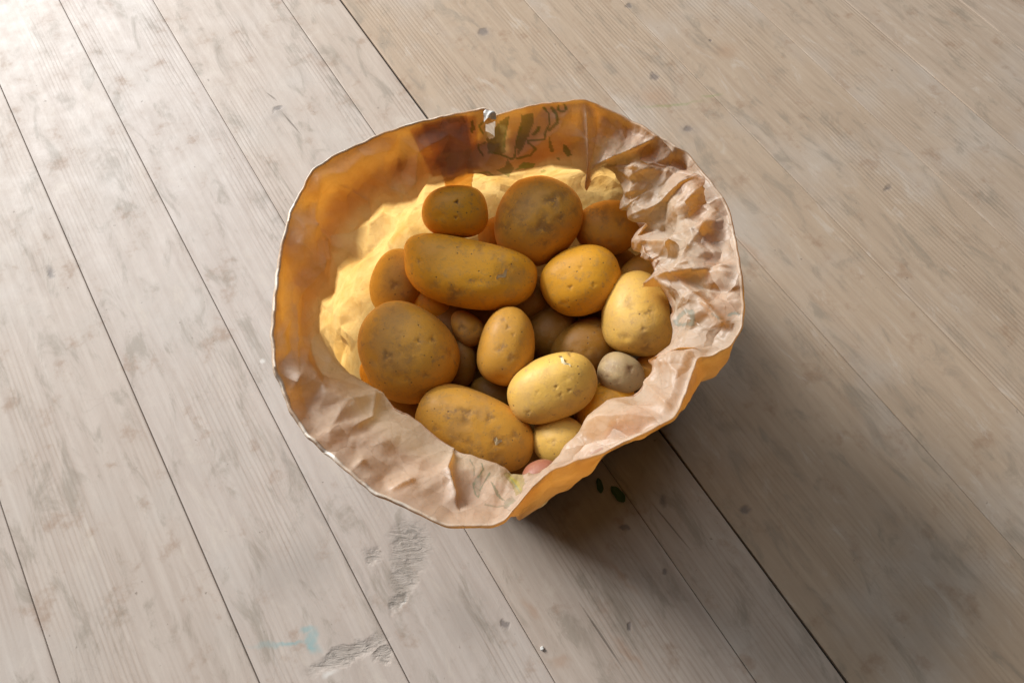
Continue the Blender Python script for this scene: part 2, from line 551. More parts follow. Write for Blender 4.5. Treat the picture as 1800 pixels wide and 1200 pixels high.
def fold(poly, amp_m, w_left, w_right):
    """a raised pleat along a line: falls off slowly on one side, sharply on the other"""
    best = np.full(px0.shape[:2], 1e9)
    out = np.zeros(px0.shape[:2])
    for a, b in zip(poly[:-1], poly[1:]):
        d, s, t = seg_dist(px0, a, b)
        f = amp_m * np.exp(-d / np.where(s > 0, w_left, w_right))
        m = d < best
        out[m] = f[m]
        best = np.minimum(best, d)
    return out


near = (np.arange(NR) < RA + 8)[:, None]
h_in = np.zeros((NR, NC))
for poly, a, wl_, wr_ in [
    ([(1152, 242), (1110, 268), (1045, 285)], 0.010, 26, 5),
    ([(1115, 292), (1180, 300), (1245, 322)], 0.006, 30, 6),
    ([(1260, 395), (1190, 420), (1140, 455)], 0.005, 14, 14),
    ([(1290, 470), (1220, 480), (1155, 492)], 0.006, 20, 5),
    ([(1190, 490), (1240, 530), (1275, 570)], 0.006, 18, 6),
    ([(1260, 375), (1200, 460)], 0.004, 12, 14),
    ([(1215, 520), (1180, 560)], 0.004, 14, 14),
    ([(1230, 628), (1190, 640), (1170, 650)], 0.004, 20, 6),
    ([(1190, 730), (1150, 690), (1130, 670)], 0.003, 14, 10),
    ([(610, 330), (650, 355), (655, 380)], 0.003, 12, 6),
    ([(550, 300), (560, 350), (552, 395)], 0.004, 22, 10),
    ([(552, 395), (575, 420), (570, 455)], 0.003, 12, 6),
    ([(555, 455), (520, 540), (520, 600)], 0.0035, 22, 12),
    ([(795, 800), (785, 830), (800, 875)], 0.004, 10, 5),
    ([(720, 850), (690, 862)], 0.003, 8, 5),
    ([(615, 828), (635, 812)], 0.003, 8, 6),
    ([(660, 700), (655, 730), (630, 745)], 0.002, 10, 6),
    ([(1027, 180), (1030, 230), (1040, 275)], 0.006, 6, 30),
]:
    h_in += fold(poly, a * 1.25, wl_, wr_) * near
NRM = grid_normals(WALL)
inward = -NRM * np.sign((NRM[..., :2] * (WALL[..., :2] - CEN[:2])).sum(-1, keepdims=True) + 1e-9)
# use horizontal-ish inward direction consistently
fade = ss(np.arange(NR), 0, 10)[:, None]
low_calm = 1 - (0.6 * (1 - wl) + 0.1 * wl) * ss(np.arange(NR), RA + 2, RA + 20)[:, None]
low_calm = low_calm * (1 - 0.7 * ss(np.arange(NR), RA + RB, RA + RB + 20)[:, None])
WALLD = WALL + inward * ((h + h_in) * (0.15 + 0.85 * fade) * low_calm)[..., None]
WALLD[-3:] = WALL[-3:]
WALLD[..., 2] = np.maximum(WALLD[..., 2], 0.002)
px = proj(WALLD.reshape(-1, 3)).reshape(NR, NC, 2)

# ---- ink printed on the outer face, showing through the paper
ink = np.zeros((NR, NC, 4))
GREEN, TEAL, YEL, RED = (0.17, 0.24, 0.03), (0.10, 0.42, 0.36), (0.62, 0.47, 0.03), (0.62, 0.14, 0.07)


def put(mask, col):
    global ink
    a = mask[..., None]
    ink[..., :3] = ink[..., :3] * (1 - a) + np.array(col) * a
    ink[..., 3] = np.maximum(ink[..., 3], mask)


jit = np.array([[noise.noise(Vector((u * 300, v * 300, 3))) for u in uu[::4]] for v in vcoord[:RA + 30:2]])
jit = np.repeat(np.repeat(jit, 2, 0), 4, 1)
JIT = np.zeros((NR, NC))
JIT[:jit.shape[0], :jit.shape[1]] = jit[:, :NC]


def stroke(poly, w, col, a=1.0):
    m = np.zeros((NR, NC))
    for p, q in zip(poly[:-1], poly[1:]):
        d, _, _ = seg_dist(px, p, q)
        m = np.maximum(m, np.clip(w / 2 + 0.8 - d + JIT * 1.5, 0, 1))
    put(m * a * near2, col)


def poly(pts, col, a=1.0):
    P = np.array(pts, float)
    ins = np.zeros((NR, NC), bool)
    x, y = px[..., 0] + JIT * 2, px[..., 1] + JIT * 1.5
    j = len(P) - 1
    for i in range(len(P)):
        c = ((P[i, 1] > y) != (P[j, 1] > y)) & (x < (P[j, 0] - P[i, 0]) * (y - P[i, 1]) / (P[j, 1] - P[i, 1] + 1e-9) + P[i, 0])
        ins ^= c
        j = i
    put(ins * a * near2, col)


near2 = (np.arange(NR) < RA + 24)[:, None]
z6 = lambda pts: [(780 + x / 6.43, 170 + y / 6.43) for x, y in pts]
poly(z6([(490, 480), (620, 290), (730, 225), (700, 450), (690, 640), (500, 640)]), GREEN, 0.6)
poly(z6([(880, 200), (1010, 190), (1010, 300), (930, 520), (830, 690), (830, 480), (870, 330)]), GREEN, 0.65)
stroke(z6([(735, 225), (690, 470), (680, 560)]), 2.2, GREEN, 0.8)
stroke(z6([(870, 340), (820, 520), (800, 690), (760, 700), (640, 650), (500, 620)]), 2.4, GREEN, 0.85)
poly(z6([(325, 230), (350, 330), (340, 430), (300, 400), (300, 300)]), GREEN, 0.8)
stroke(z6([(450, 280), (400, 330), (440, 420)]), 2.6, GREEN, 0.8)
stroke(z6([(470, 520), (390, 550), (400, 600), (440, 660)]), 2.6, GREEN, 0.7)
stroke(z6([(1010, 430), (1080, 340), (1070, 380), (1010, 430)]), 3.5, GREEN, 0.85)
stroke(z6([(960, 490), (1140, 480), (1150, 400), (1200, 300), (1190, 190), (1130, 120)]), 2.6, GREEN, 0.9)
stroke(z6([(1190, 380), (1290, 290), (1280, 200), (1220, 130)]), 4.5, GREEN, 0.75)
stroke(z6([(1300, 100), (1290, 150), (1350, 170), (1390, 140), (1360, 80)]), 2.8, GREEN, 0.85)
poly(z6([(1190, 440), (1250, 620), (1210, 630), (1180, 530)]), GREEN, 0.7)
poly(z6([(1350, 530), (1400, 560), (1450, 660), (1400, 680), (1350, 610)]), GREEN, 0.8)
stroke(z6([(960, 520), (1040, 590), (980, 660), (830, 700)]), 3.0, GREEN, 0.8)
poly(z6([(720, 700), (790, 800), (740, 910), (600, 830), (690, 790)]), GREEN, 0.6)
poly(z6([(900, 740), (1030, 750), (1010, 800), (800, 830), (840, 790)]), (0.20, 0.36, 0.02), 0.75)
stroke(z6([(380, 870), (500, 850), (640, 960), (720, 1010), (830, 980)]), 2.6, (0.24, 0.36, 0.05), 0.55)
stroke(z6([(540, 910), (680, 980)]), 3.5, (0.24, 0.36, 0.05), 0.5)
poly(z6([(1090, 840), (1150, 820), (1150, 850), (1100, 860)]), (0.24, 0.36, 0.05), 0.55)
poly(z6([(1270, 690), (1320, 690), (1300, 720)]), GREEN, 0.6)
poly(z6([(0, 215), (220, 215), (250, 290), (150, 280), (60, 300)]), GREEN, 0.3)
z2 = lambda pts: [(800 + x / 6.43, 780 + y / 6.43) for x, y in pts]
LG = (0.17, 0.30, 0.14)
stroke(z2([(300, 220), (320, 290), (240, 400), (200, 470), (230, 570), (270, 610)]), 1.8, LG, 0.75)
stroke(z2([(390, 330), (330, 430), (280, 520), (265, 610)]), 1.8, LG, 0.7)
poly(z2([(240, 390), (310, 300), (300, 430), (265, 600), (205, 500)]), LG, 0.30)
stroke(z2([(170, 180), (215, 260), (215, 360)]), 1.3, LG, 0.5)
poly(z2([(400, 410), (450, 470), (500, 570), (560, 640), (500, 620), (440, 540)]), LG, 0.55)
stroke(z2([(340, 690), (480, 710), (600, 690), (660, 640)]), 2.6, LG, 0.45)
poly(z2([(560, 640), (640, 590), (690, 640), (600, 720), (540, 740)]), LG, 0.35)
poly(z2([(540, 340), (640, 310), (760, 330), (790, 450), (740, 560), (690, 590), (640, 460)]), YEL, 0.55)
for k in range(7):
    stroke(z2([(600 + 18 * k, 350 + 12 * k), (650 + 16 * k, 440 + 14 * k)]), 1.6, (0.5, 0.42, 0.01), 0.8)
    stroke(z2([(620 + 15 * k, 380 + 20 * k), (650 + 14 * k, 420 + 22 * k)]), 1.2, LG, 0.6)
0 and poly(z2([(820, 300), (880, 240), (1000, 230), (1060, 260), (960, 390), (860, 450), (800, 400)]), RED, 0.5)
z3 = lambda pts: [(1120 + x / 4.615, 500 + y / 4.615) for x, y in pts]
stroke(z3([(330, 270), (400, 210), (450, 220), (460, 320), (330, 325), (310, 300), (350, 260)]), 5.5, TEAL, 0.42)
stroke(z3([(430, 240), (450, 320)]), 5, TEAL, 0.4)
stroke(z3([(750, 245), (800, 230), (825, 240)]), 4.5, TEAL, 0.5)
stroke(z3([(750, 270), (740, 320), (790, 330)]), 6, TEAL, 0.16)
stroke(z3([(610, 240), (680, 280)]), 3.5, TEAL, 0.4)
stroke([(1058, 788), (1040, 797)], 4, RED, 0.5)


# ---- paper
def paper_material(name, outer=False):
    N = NT(name)
    tc = N.n('ShaderNodeTexCoord')
    p = tc.outputs['Object']
    at_ = N.n('ShaderNodeAttribute', {'attribute_name': 'ink'})
    fib = N.noise(N.mapping(p, scale=(1, 1, 1)), 420.0, 5, 0.7, 0.6)
    fibl = N.noise(N.mapping(p, rot=(0.3, 0.2, 0.5), scale=(1, 5, 5)), 130.0, 4, 0.65, 0.8)
    cloud = N.noise(p, 34.0, 5, 0.6)
    vor = N.n('ShaderNodeTexVoronoi', {'feature': 'DISTANCE_TO_EDGE'}, Vector=N.mapping(p, scale=(1, 1, 1.0)), Scale=150.0, Randomness=1.0).outputs['Distance']
    crease = N.rng(vor, 0.0, 0.10, 1.0, 0.0, True)
    crz = N.math('MULTIPLY', crease, N.rng(N.noise(p, 60.0, 2), 0.45, 0.65, 0, 1, True))
    col = N.mix(fib, (0.49, 0.375, 0.268, 1), (0.68, 0.56, 0.435, 1))
    col = N.mix(N.math('MULTIPLY', N.rng(cloud, 0.4, 0.75), 0.35), col, (0.46, 0.32, 0.205, 1))
    tr = N.mix(fibl, (0.92, 0.52, 0.125, 1), (1.0, 0.71, 0.30, 1))
    tr = N.mix(N.math('MULTIPLY', N.rng(cloud, 0.45, 0.68), 0.6), tr, (0.76, 0.39, 0.06, 1))
    tr = N.mix(N.math('MULTIPLY', N.rng(fib, 0.52, 0.70), 0.16), tr, (0.50, 0.21, 0.025, 1))
    a = at_.outputs['Alpha']
    col = N.mix(N.math('MULTIPLY', a, 0.9), col, at_.outputs['Color'])
    inkt = N.mix(0.15, at_.outputs['Color'], (0.35, 0.30, 0.05, 1))
    tr = N.mix(N.math('MULTIPLY', a, 0.95), tr, inkt)
    op_ = N.n('ShaderNodeAttribute', {'attribute_name': 'edge'}).outputs['Fac']
    col = N.mix(N.rng(op_, 0.8, 1.0, 0, 0.7), col, (0.82, 0.74, 0.64, 1))  # pale rim line: direct window light painted into the fold colour
    hgt = N.math('ADD', N.math('MULTIPLY', fib, 0.22), N.math('MULTIPLY', cloud, 0.08))
    bp = N.bump(hgt, 0.35, 0.0012)
    cr = N.n('ShaderNodeAttribute', {'attribute_name': 'crush'}).outputs['Fac']
    wp = N.n('ShaderNodeTexNoise', None, Vector=p, Scale=45.0, Detail=3.0).outputs['Color']
    wp = N.n('ShaderNodeVectorMath', {'operation': 'SCALE'}, i0=wp, Scale=0.012).outputs[0]
    pw = N.n('ShaderNodeVectorMath', {'operation': 'ADD'}, i0=p, i1=wp).outputs[0]

    def facets(scale, rot):
        # every Voronoi cell is one flat, tilted facet of crushed paper
        q = N.mapping(pw, rot=rot)
        v = N.n('ShaderNodeTexVoronoi', {'feature': 'F1'}, Vector=q, Scale=scale)
        d = N.n('ShaderNodeVectorMath', {'operation': 'SUBTRACT'}, i0=N.n('ShaderNodeVectorMath', {'operation': 'SCALE'}, i0=q, Scale=1.0).outputs[0], i1=v.outputs['Position']).outputs[0]
        c_ = N.n('ShaderNodeVectorMath', {'operation': 'SUBTRACT'}, i0=v.outputs['Color'], i1=(0.5, 0.5, 0.5)).outputs[0]
        return N.n('ShaderNodeVectorMath', {'operation': 'DOT_PRODUCT'}, i0=d, i1=c_).outputs['Value']
    hv = N.math('ADD', facets(46.0, (0.2, 0.4, 0.1)), N.math('MULTIPLY', facets(115.0, (0.9, 0.1, 0.6)), 0.32))
    hv = N.math('MULTIPLY', hv, N.math('MULTIPLY', cr, 1.1))
    bp = N.n('ShaderNodeBump', None, Height=hv, Strength=1.0, Distance=1.0, Normal=bp).outputs[0]
    b = N.n('ShaderNodeBsdfPrincipled', None, Base_Color=col, Roughness=0.45, Normal=bp)
    b.inputs['Specular IOR Level'].default_value = 0.50
    t = N.n('ShaderNodeBsdfTranslucent', None, Color=tr, Normal=bp)
    op = N.n('ShaderNodeAttribute', {'attribute_name': 'edge'}).outputs['Fac']
    mx = N.n('ShaderNodeMixShader', None, i0=N.rng(op, 0, 1, 0.52, 0.12))
    N.t.links.new(b.outputs[0], mx.inputs[1])
    N.t.links.new(t.outputs[0], mx.inputs[2])
    N.t.links.new(mx.outputs[0], N.out.inputs[0])
    return N.m


PAPER = paper_material('brown_kraft_paper')


def grid_faces(nr, nc, keep=None, closed=True):
    i = np.arange(nr - 1)[:, None]
    j = np.arange(nc if closed else nc - 1)[None]
    j2 = (j + 1) % nc
    F = np.stack([i * nc + j, i * nc + j2, (i + 1) * nc + j2, (i + 1) * nc + j], -1).reshape(-1, 4)
    if keep is not None:
        k = keep[:-1, :][:, :F.shape[0] // (nr - 1)].reshape(-1)
        F = F[k]
    return F


bag = link(bpy.data.objects.new('paper_bag', None))
bag.location = (CEN[0], CEN[1], 0)
bag.empty_display_size = 0.05
tag(bag, 'open crumpled brown paper bag full of potatoes with its rim folded down', 'paper bag')
OFF = np.array([CEN[0], CEN[1], 0])


def inside(P, quad):
    Q = np.array(quad, float)
    ins = np.zeros(P.shape[:-1], bool)
    j = len(Q) - 1
    for i in range(len(Q)):
        c = ((Q[i, 1] > P[..., 1]) != (Q[j, 1] > P[..., 1])) & (P[..., 0] < (Q[j, 0] - Q[i, 0]) * (P[..., 1] - Q[i, 1]) / (Q[j, 1] - Q[i, 1] + 1e-9) + Q[i, 0])
        ins ^= c
        j = i
    return ins


hole = [(851, 219), (861, 214), (870, 211), (868, 241), (857, 243)]
keep = ~inside(px, hole)
Vw = WALLD.reshape(-1, 3) - OFF
Fw = grid_faces(NR, NC, keep)
base_c = len(Vw)
Vw = np.concatenate([Vw, [[0, 0, 0.003]]])
Fl = Fw.tolist() + [[(NR - 1) * NC + j, (NR - 1) * NC + (j + 1) % NC, base_c] for j in range(NC)]
crush = np.concatenate([np.clip(0.36 * wl + 1.10 * wr + 0.26 * wb, 0, 1).ravel(), [0]])
inkv = np.concatenate([ink.reshape(-1, 4), [[0, 0, 0, 0]]])
mesh_np('bag_wall', Vw, Fl, PAPER, bag, attrs={'ink': inkv, 'crush': crush, 'edge': np.append(np.repeat(0.75 * ss(np.arange(NR), RA + 38, RA + 62), NC), 0.75)})  # lower wall made less translucent to keep the heap's gaps dark

# rolled rim and cuff, folded down over the outside
NQ = 44
tq = np.linspace(0, 1, NQ)
rr = 0.0010
RAf = RA
rows = []
for k in range(7):                                    # half-round fold over the top edge
    a = math.pi * k / 6
    rows.append(WALLD[0] + outward * (rr - rr * math.cos(a)) + np.array([0, 0, rr * 1.2 * math.sin(a)]))
wav = 0.0015 * np.sin(uu / PER * 2 * math.pi * 9 + 1) + 0.001 * np.sin(uu / PER * 2 * math.pi * 23)
edge_n = np.array([noise.noise(Vector((u * 40, 7, 0))) for u in uu])
hc = crumple(*np.meshgrid(uu, tq * 0.06), 0.02, 0.16, 77)
jj = np.arange(NC)
LEFT = ss(-(R - CEN)[:, 0], 0.03, 0.12)
cdep = cdep * (1 - 0.10 * LEFT)
for k, t in enumerate(tq[1:], 1):
    v = np.clip(t * (cdep + 0.02 * edge_n + 0.06 * np.array([noise.noise(Vector((u * 16, 4, 0))) for u in uu])) * RA, 0, RA + 6)
    i0 = np.floor(v).astype(int)
    fr = (v - i0)[:, None]
    base = WALL[i0, jj] * (1 - fr) + WALL[np.minimum(i0 + 1, NR - 1), jj] * fr
    wbase = WALLD[i0, jj] * (1 - fr) + WALLD[np.minimum(i0 + 1, NR - 1), jj] * fr
    push = np.where(flare > 0.0075, 1.0, 0.0)
    g = ss(flare, 0.0035, 0.010)[:, None]
    close = wbase * 0.8 + base * 0.2 + outward * (2 * rr + 0.0012 + (0.6 * flare + 0.011 * LEFT)[:, None] * t)
    drop = R + outward * (2 * rr + flare * math.sin(min(t, 1) * math.pi / 2))[:, None] + np.array([0, 0, -0.050]) * (t * cdep)[:, None]
    P = close * (1 - g) + drop * g
    P = P + outward * (np.maximum(hc[k], -0.0008) * 0.6 * min(1, t * 4))[:, None]
    rows.append(P)
CUFF = np.array(rows)
keepc = ~inside(proj(CUFF.reshape(-1, 3)).reshape(CUFF.shape[0], NC, 2), [(847, 214), (862, 209), (876, 208), (874, 246), (853, 248)])
keepc[:7] = True
EDGE = np.clip(0.12 + 0.70 * ss(-(R - CEN)[:, 0], -0.02, 0.08) + 0.5 * np.array([noise.noise(Vector((u * 55, 2, 0))) for u in uu]), 0.05, 1)  # stronger on the left, where window light strikes the rim
mesh_np('folded_cuff', CUFF.reshape(-1, 3) - OFF, grid_faces(CUFF.shape[0], NC, keepc), PAPER, bag,
        attrs={'crush': np.full(CUFF.shape[0] * NC, .45), 'ink': np.zeros((CUFF.shape[0] * NC, 4)), 'edge': (np.concatenate([[1] * 7, [.8, .4, .1], [0] * (CUFF.shape[0] - 10)])[:, None] * EDGE[None]).ravel()})


# hem: the cuff's lower edge turned up once more, on the far and left sides
HN = 22
hem = []
hw_ = np.clip(0.52 + 0.16 * edge_n + 0.05 * np.sin(uu * 60), 0.3, 0.75)
for k in range(HN):
    v = 6 + (NQ - 1) * (1 - hw_ * k / (HN - 1)) * 0.985
    i0 = np.clip(np.floor(v).astype(int), 0, CUFF.shape[0] - 2)
    fr = np.clip(v - i0, 0, 1)[:, None]
    hem.append(CUFF[i0, jj] * (1 - fr) + CUFF[i0 + 1, jj] * fr + outward * (0.0008 * min(1, k / 2) + 0.0004))
hem = np.array(hem)
sel = np.where(((R - CEN) @ np.array([-0.75, 0.66, 0])) > 0.055)[0]
roll0 = sel[np.argmax(np.diff(np.concatenate([[sel[-1] - NC], sel])))]
order = [(roll0 + q) % NC for q in range(len(sel))]
mesh_np('turned_hem', hem[:, order].reshape(-1, 3) - OFF, grid_faces(HN, len(order), None, False), PAPER, bag,
        attrs={'ink': np.zeros((HN * len(order), 4)), 'edge': np.full(HN * len(order), 0.4)})


# glued overlaps of the bag's back seam, outside the wall
def strip(name, xa, xb, va, vb, lift, slant=0):
    row = px[6, :, 0]
    top = px[6, :, 1] < 330
    idx = np.where((row >= xa) & (row <= xb) & top)[0]
    idx = idx[np.argsort(row[idx])]
    r0, r1 = int(va), int(vb)
    G = np.stack([WALLD[r, np.clip(idx + int(slant * (r - r0)), 0, NC - 1)] + outward[idx] * lift for r in range(r0, r1)])
    return mesh_np(name, G.reshape(-1, 3) - OFF, grid_faces(G.shape[0], G.shape[1], None, False), PAPER, bag,
                   attrs={'ink': np.zeros((G.shape[0] * G.shape[1], 4))})


strip('glued_seam', 744, 822, 1, NR - 6, 0.0006)
strip('glued_seam', 722, 838, 3, int(RA * 0.95), 0.0012)
strip('glued_seam', 762, 826, 12, int(RA * 0.97), 0.0017)

# torn scrap of paper curling at the notch
tn = []
for i in range(9):
    for j in range(6):
        a, b = i / 8, j / 5
        q = at(850 + 22 * a, 196 + 5 * a + 10 * b * (1 - 0.5 * a), 0.187)
        q = q + np.array([0, 0, 0.003 * math.sin(a * 3.0) - 0.004 * b * b + 0.001 * math.sin(9 * a + 5 * b)])
        tn.append(q - OFF)
mesh_np('torn_scrap', tn, grid_faces(9, 6, None, False), plain('torn_paper_fibre', (0.80, 0.76, 0.70)), bag)

# ------------------------------------------------------------------ potatoes
def potato_material():
    N = NT('potato_skin')
    tc = N.n('ShaderNodeTexCoord')
    oi = N.n('ShaderNodeObjectInfo')
    off = N.n('ShaderNodeCombineXYZ', None, i0=N.math('MULTIPLY', oi.outputs['Random'], 9.0), i1=N.math('MULTIPLY', oi.outputs['Random'], 5.0), i2=0.0).outputs[0]
    p = N.n('ShaderNodeVectorMath', {'operation': 'ADD'}, i0=tc.outputs['Object'], i1=off).outputs[0]
    bl = N.n('ShaderNodeAttribute', {'attribute_name': 'blemish'}).outputs['Fac']
    n1 = N.noise(p, 45.0, 5, 0.6)
    n2 = N.noise(p, 170.0, 6, 0.68, 0.4)
    n3 = N.noise(p, 700.0, 3, 0.6)
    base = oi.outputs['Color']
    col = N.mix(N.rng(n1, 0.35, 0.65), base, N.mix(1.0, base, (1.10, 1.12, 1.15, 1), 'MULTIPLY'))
    col = N.mix(N.math('MULTIPLY', N.rng(n2, 0.50, 0.66, 0, 1, True), 0.36), col, (0.38, 0.22, 0.085, 1))
    dust = N.rng(N.noise(p, 28.0, 4, 0.6), 0.52, 0.66, 0, 1, True)
    col = N.mix(N.math('MULTIPLY', dust, 0.26), col, (0.38, 0.235, 0.12, 1))
    pat = N.math('MULTIPLY', N.rng(N.noise(p, 75.0, 4, 0.6), 0.60, 0.68, 0, 1, True), N.rng(n2, 0.42, 0.6))
    col = N.mix(N.math('MULTIPLY', pat, 0.55), col, (0.21, 0.13, 0.085, 1))
    vor = N.n('ShaderNodeTexVoronoi', None, Vector=p, Scale=190.0, Randomness=1.0)
    dots = N.rng(vor.outputs['Distance'], 0.07, 0.17, 1, 0, True)
    pick = N.rng(N.n('ShaderNodeSeparateColor', None, i0=vor.outputs['Color']).outputs[0], 0.62, 0.64)
    dots = N.math('MULTIPLY', dots, pick)
    col = N.mix(N.math('MULTIPLY', dots, 0.75), col, (0.13, 0.07, 0.035, 1))
    vs = N.n('ShaderNodeTexVoronoi', None, Vector=p, Scale=420.0, Randomness=1.0)
    d2 = N.math('MULTIPLY', N.rng(vs.outputs['Distance'], 0.1, 0.25, 1, 0, True), N.rng(N.n('ShaderNodeSeparateColor', None, i0=vs.outputs['Color']).outputs[1], 0.7, 0.72))
    col = N.mix(N.math('MULTIPLY', d2, 0.35), col, (0.22, 0.13, 0.06, 1))
    blm = N.math('MULTIPLY', bl, N.rng(N.noise(p, 260.0, 5, 0.65), 0.38, 0.52))
    col = N.mix(N.math('MULTIPLY', blm, 0.8), col, (0.17, 0.092, 0.052, 1))
    col = N.mix(N.math('MULTIPLY', N.rng(n3, 0.5, 0.8), 0.18), col, (0.30, 0.19, 0.09, 1))
    hgt = N.math('ADD', N.math('MULTIPLY', n2, 0.5), N.math('MULTIPLY', n3, 0.22))
    hgt = N.math('SUBTRACT', hgt, N.math('MULTIPLY', dots, 0.55))
    hgt = N.math('SUBTRACT', hgt, N.math('MULTIPLY', blm, 0.35))
    bp = N.bump(hgt, 0.45, 0.0012)
    rough = N.math('ADD', N.rng(n2, 0.3, 0.7, 0.42, 0.62), N.math('MULTIPLY', dust, 0.12))
    b = N.n('ShaderNodeBsdfPrincipled', None, Base_Color=col, Roughness=rough, Normal=bp)
    b.inputs['Specular IOR Level'].default_value = 0.32
    N.t.links.new(b.outputs[0], N.out.inputs[0])
    return N.m


SKIN = potato_material()
bm = bmesh.new()
bmesh.ops.create_icosphere(bm, subdivisions=6, radius=1.0)
bm.verts.ensure_lookup_table()
SPH = np.array([v.co[:] for v in bm.verts])
SF = [[v.index for v in f.verts] for f in bm.faces]
bm.free()
bm = bmesh.new()
bmesh.ops.create_icosphere(bm, subdivisions=5, radius=1.0)
bm.verts.ensure_lookup_table()
SPHL = np.array([v.co[:] for v in bm.verts])
SFL = [[v.index for v in f.verts] for f in bm.faces]
bm.free()

# blemishes seen on the skins: px, py, radius px, strength
BLEM = [(972, 352, 15, .8), (990, 343, 12, .6), (930, 355, 10, .4), (955, 397, 20, .75), (915, 385, 14, .5), (895, 370, 12, .5),
        (985, 385, 9, .7), (958, 428, 8, .6), (890, 400, 14, .5), (905, 352, 8, .5), (1010, 370, 8, .5),
        (803, 355, 4, 1.), (801, 382, 3, .8), (880, 483, 16, .4), (800, 515, 14, .65), (845, 432, 9, .5), (876, 451, 7, .5),
        (737, 458, 5, .6), (765, 500, 12, .4), (895, 470, 10, .35), (1060, 375, 12, .5), (1090, 390, 8, .5), (1040, 372, 10, .4),
        (1003, 505, 4, .8), (1045, 500, 4, .6), (1020, 470, 3, .5), (1142, 552, 12, .6), (1110, 540, 8, .4), (1132, 578, 5, .6),
        (1090, 590, 6, .4), (1137, 612, 12, .6), (1105, 530, 10, .4),
        (735, 600, 6, .7), (760, 597, 7, .7), (720, 620, 24, .4), (680, 625, 9, .75), (685, 640, 12, .4), (748, 658, 6, .6),
        (790, 618, 8, .5), (700, 588, 12, .35), (716, 665, 6, .5), (745, 690, 16, .35), (690, 545, 5, .4), (658, 585, 7, .4),
        (693, 500, 9, .7), (811, 575, 8, .7), (835, 580, 9, .5), (893, 575, 4, .6), (902, 588, 3, .5), (900, 628, 9, .5), (878, 615, 8, .4),
        (885, 562, 4, .5), (820, 727, 13, .7), (862, 735, 9, .6), (840, 728, 7, .3), (875, 775, 15, .5), (905, 765, 8, .5),
        (800, 770, 14, .35), (830, 790, 18, .45), (870, 805, 14, .5), (780, 715, 10, .35), (767, 752, 7, .5),
        (1003, 622, 5, .9), (960, 660, 18, .28), (978, 680, 3, .7), (1001, 686, 3, .8), (945, 690, 3, .5), (985, 696, 5, .5), (927, 726, 5, .5),
        (1108, 650, 13, .5), (1109, 648, 6, 1.), (1070, 645, 24, .5), (1085, 672, 8, .5), (1068, 662, 5, .7), (972, 777, 6, .6), (985, 760, 3, .5), (1000, 790, 10, .3)]

GOLD, TAN, BRN_SHADE, PALE, GREY = (0.73, 0.330, 0.022), (0.61, 0.288, 0.038), (0.29, 0.125, 0.014), (0.58, 0.335, 0.066), (0.36, 0.25, 0.12)  # the darkest brown puts the shade of the deep gaps into the skin
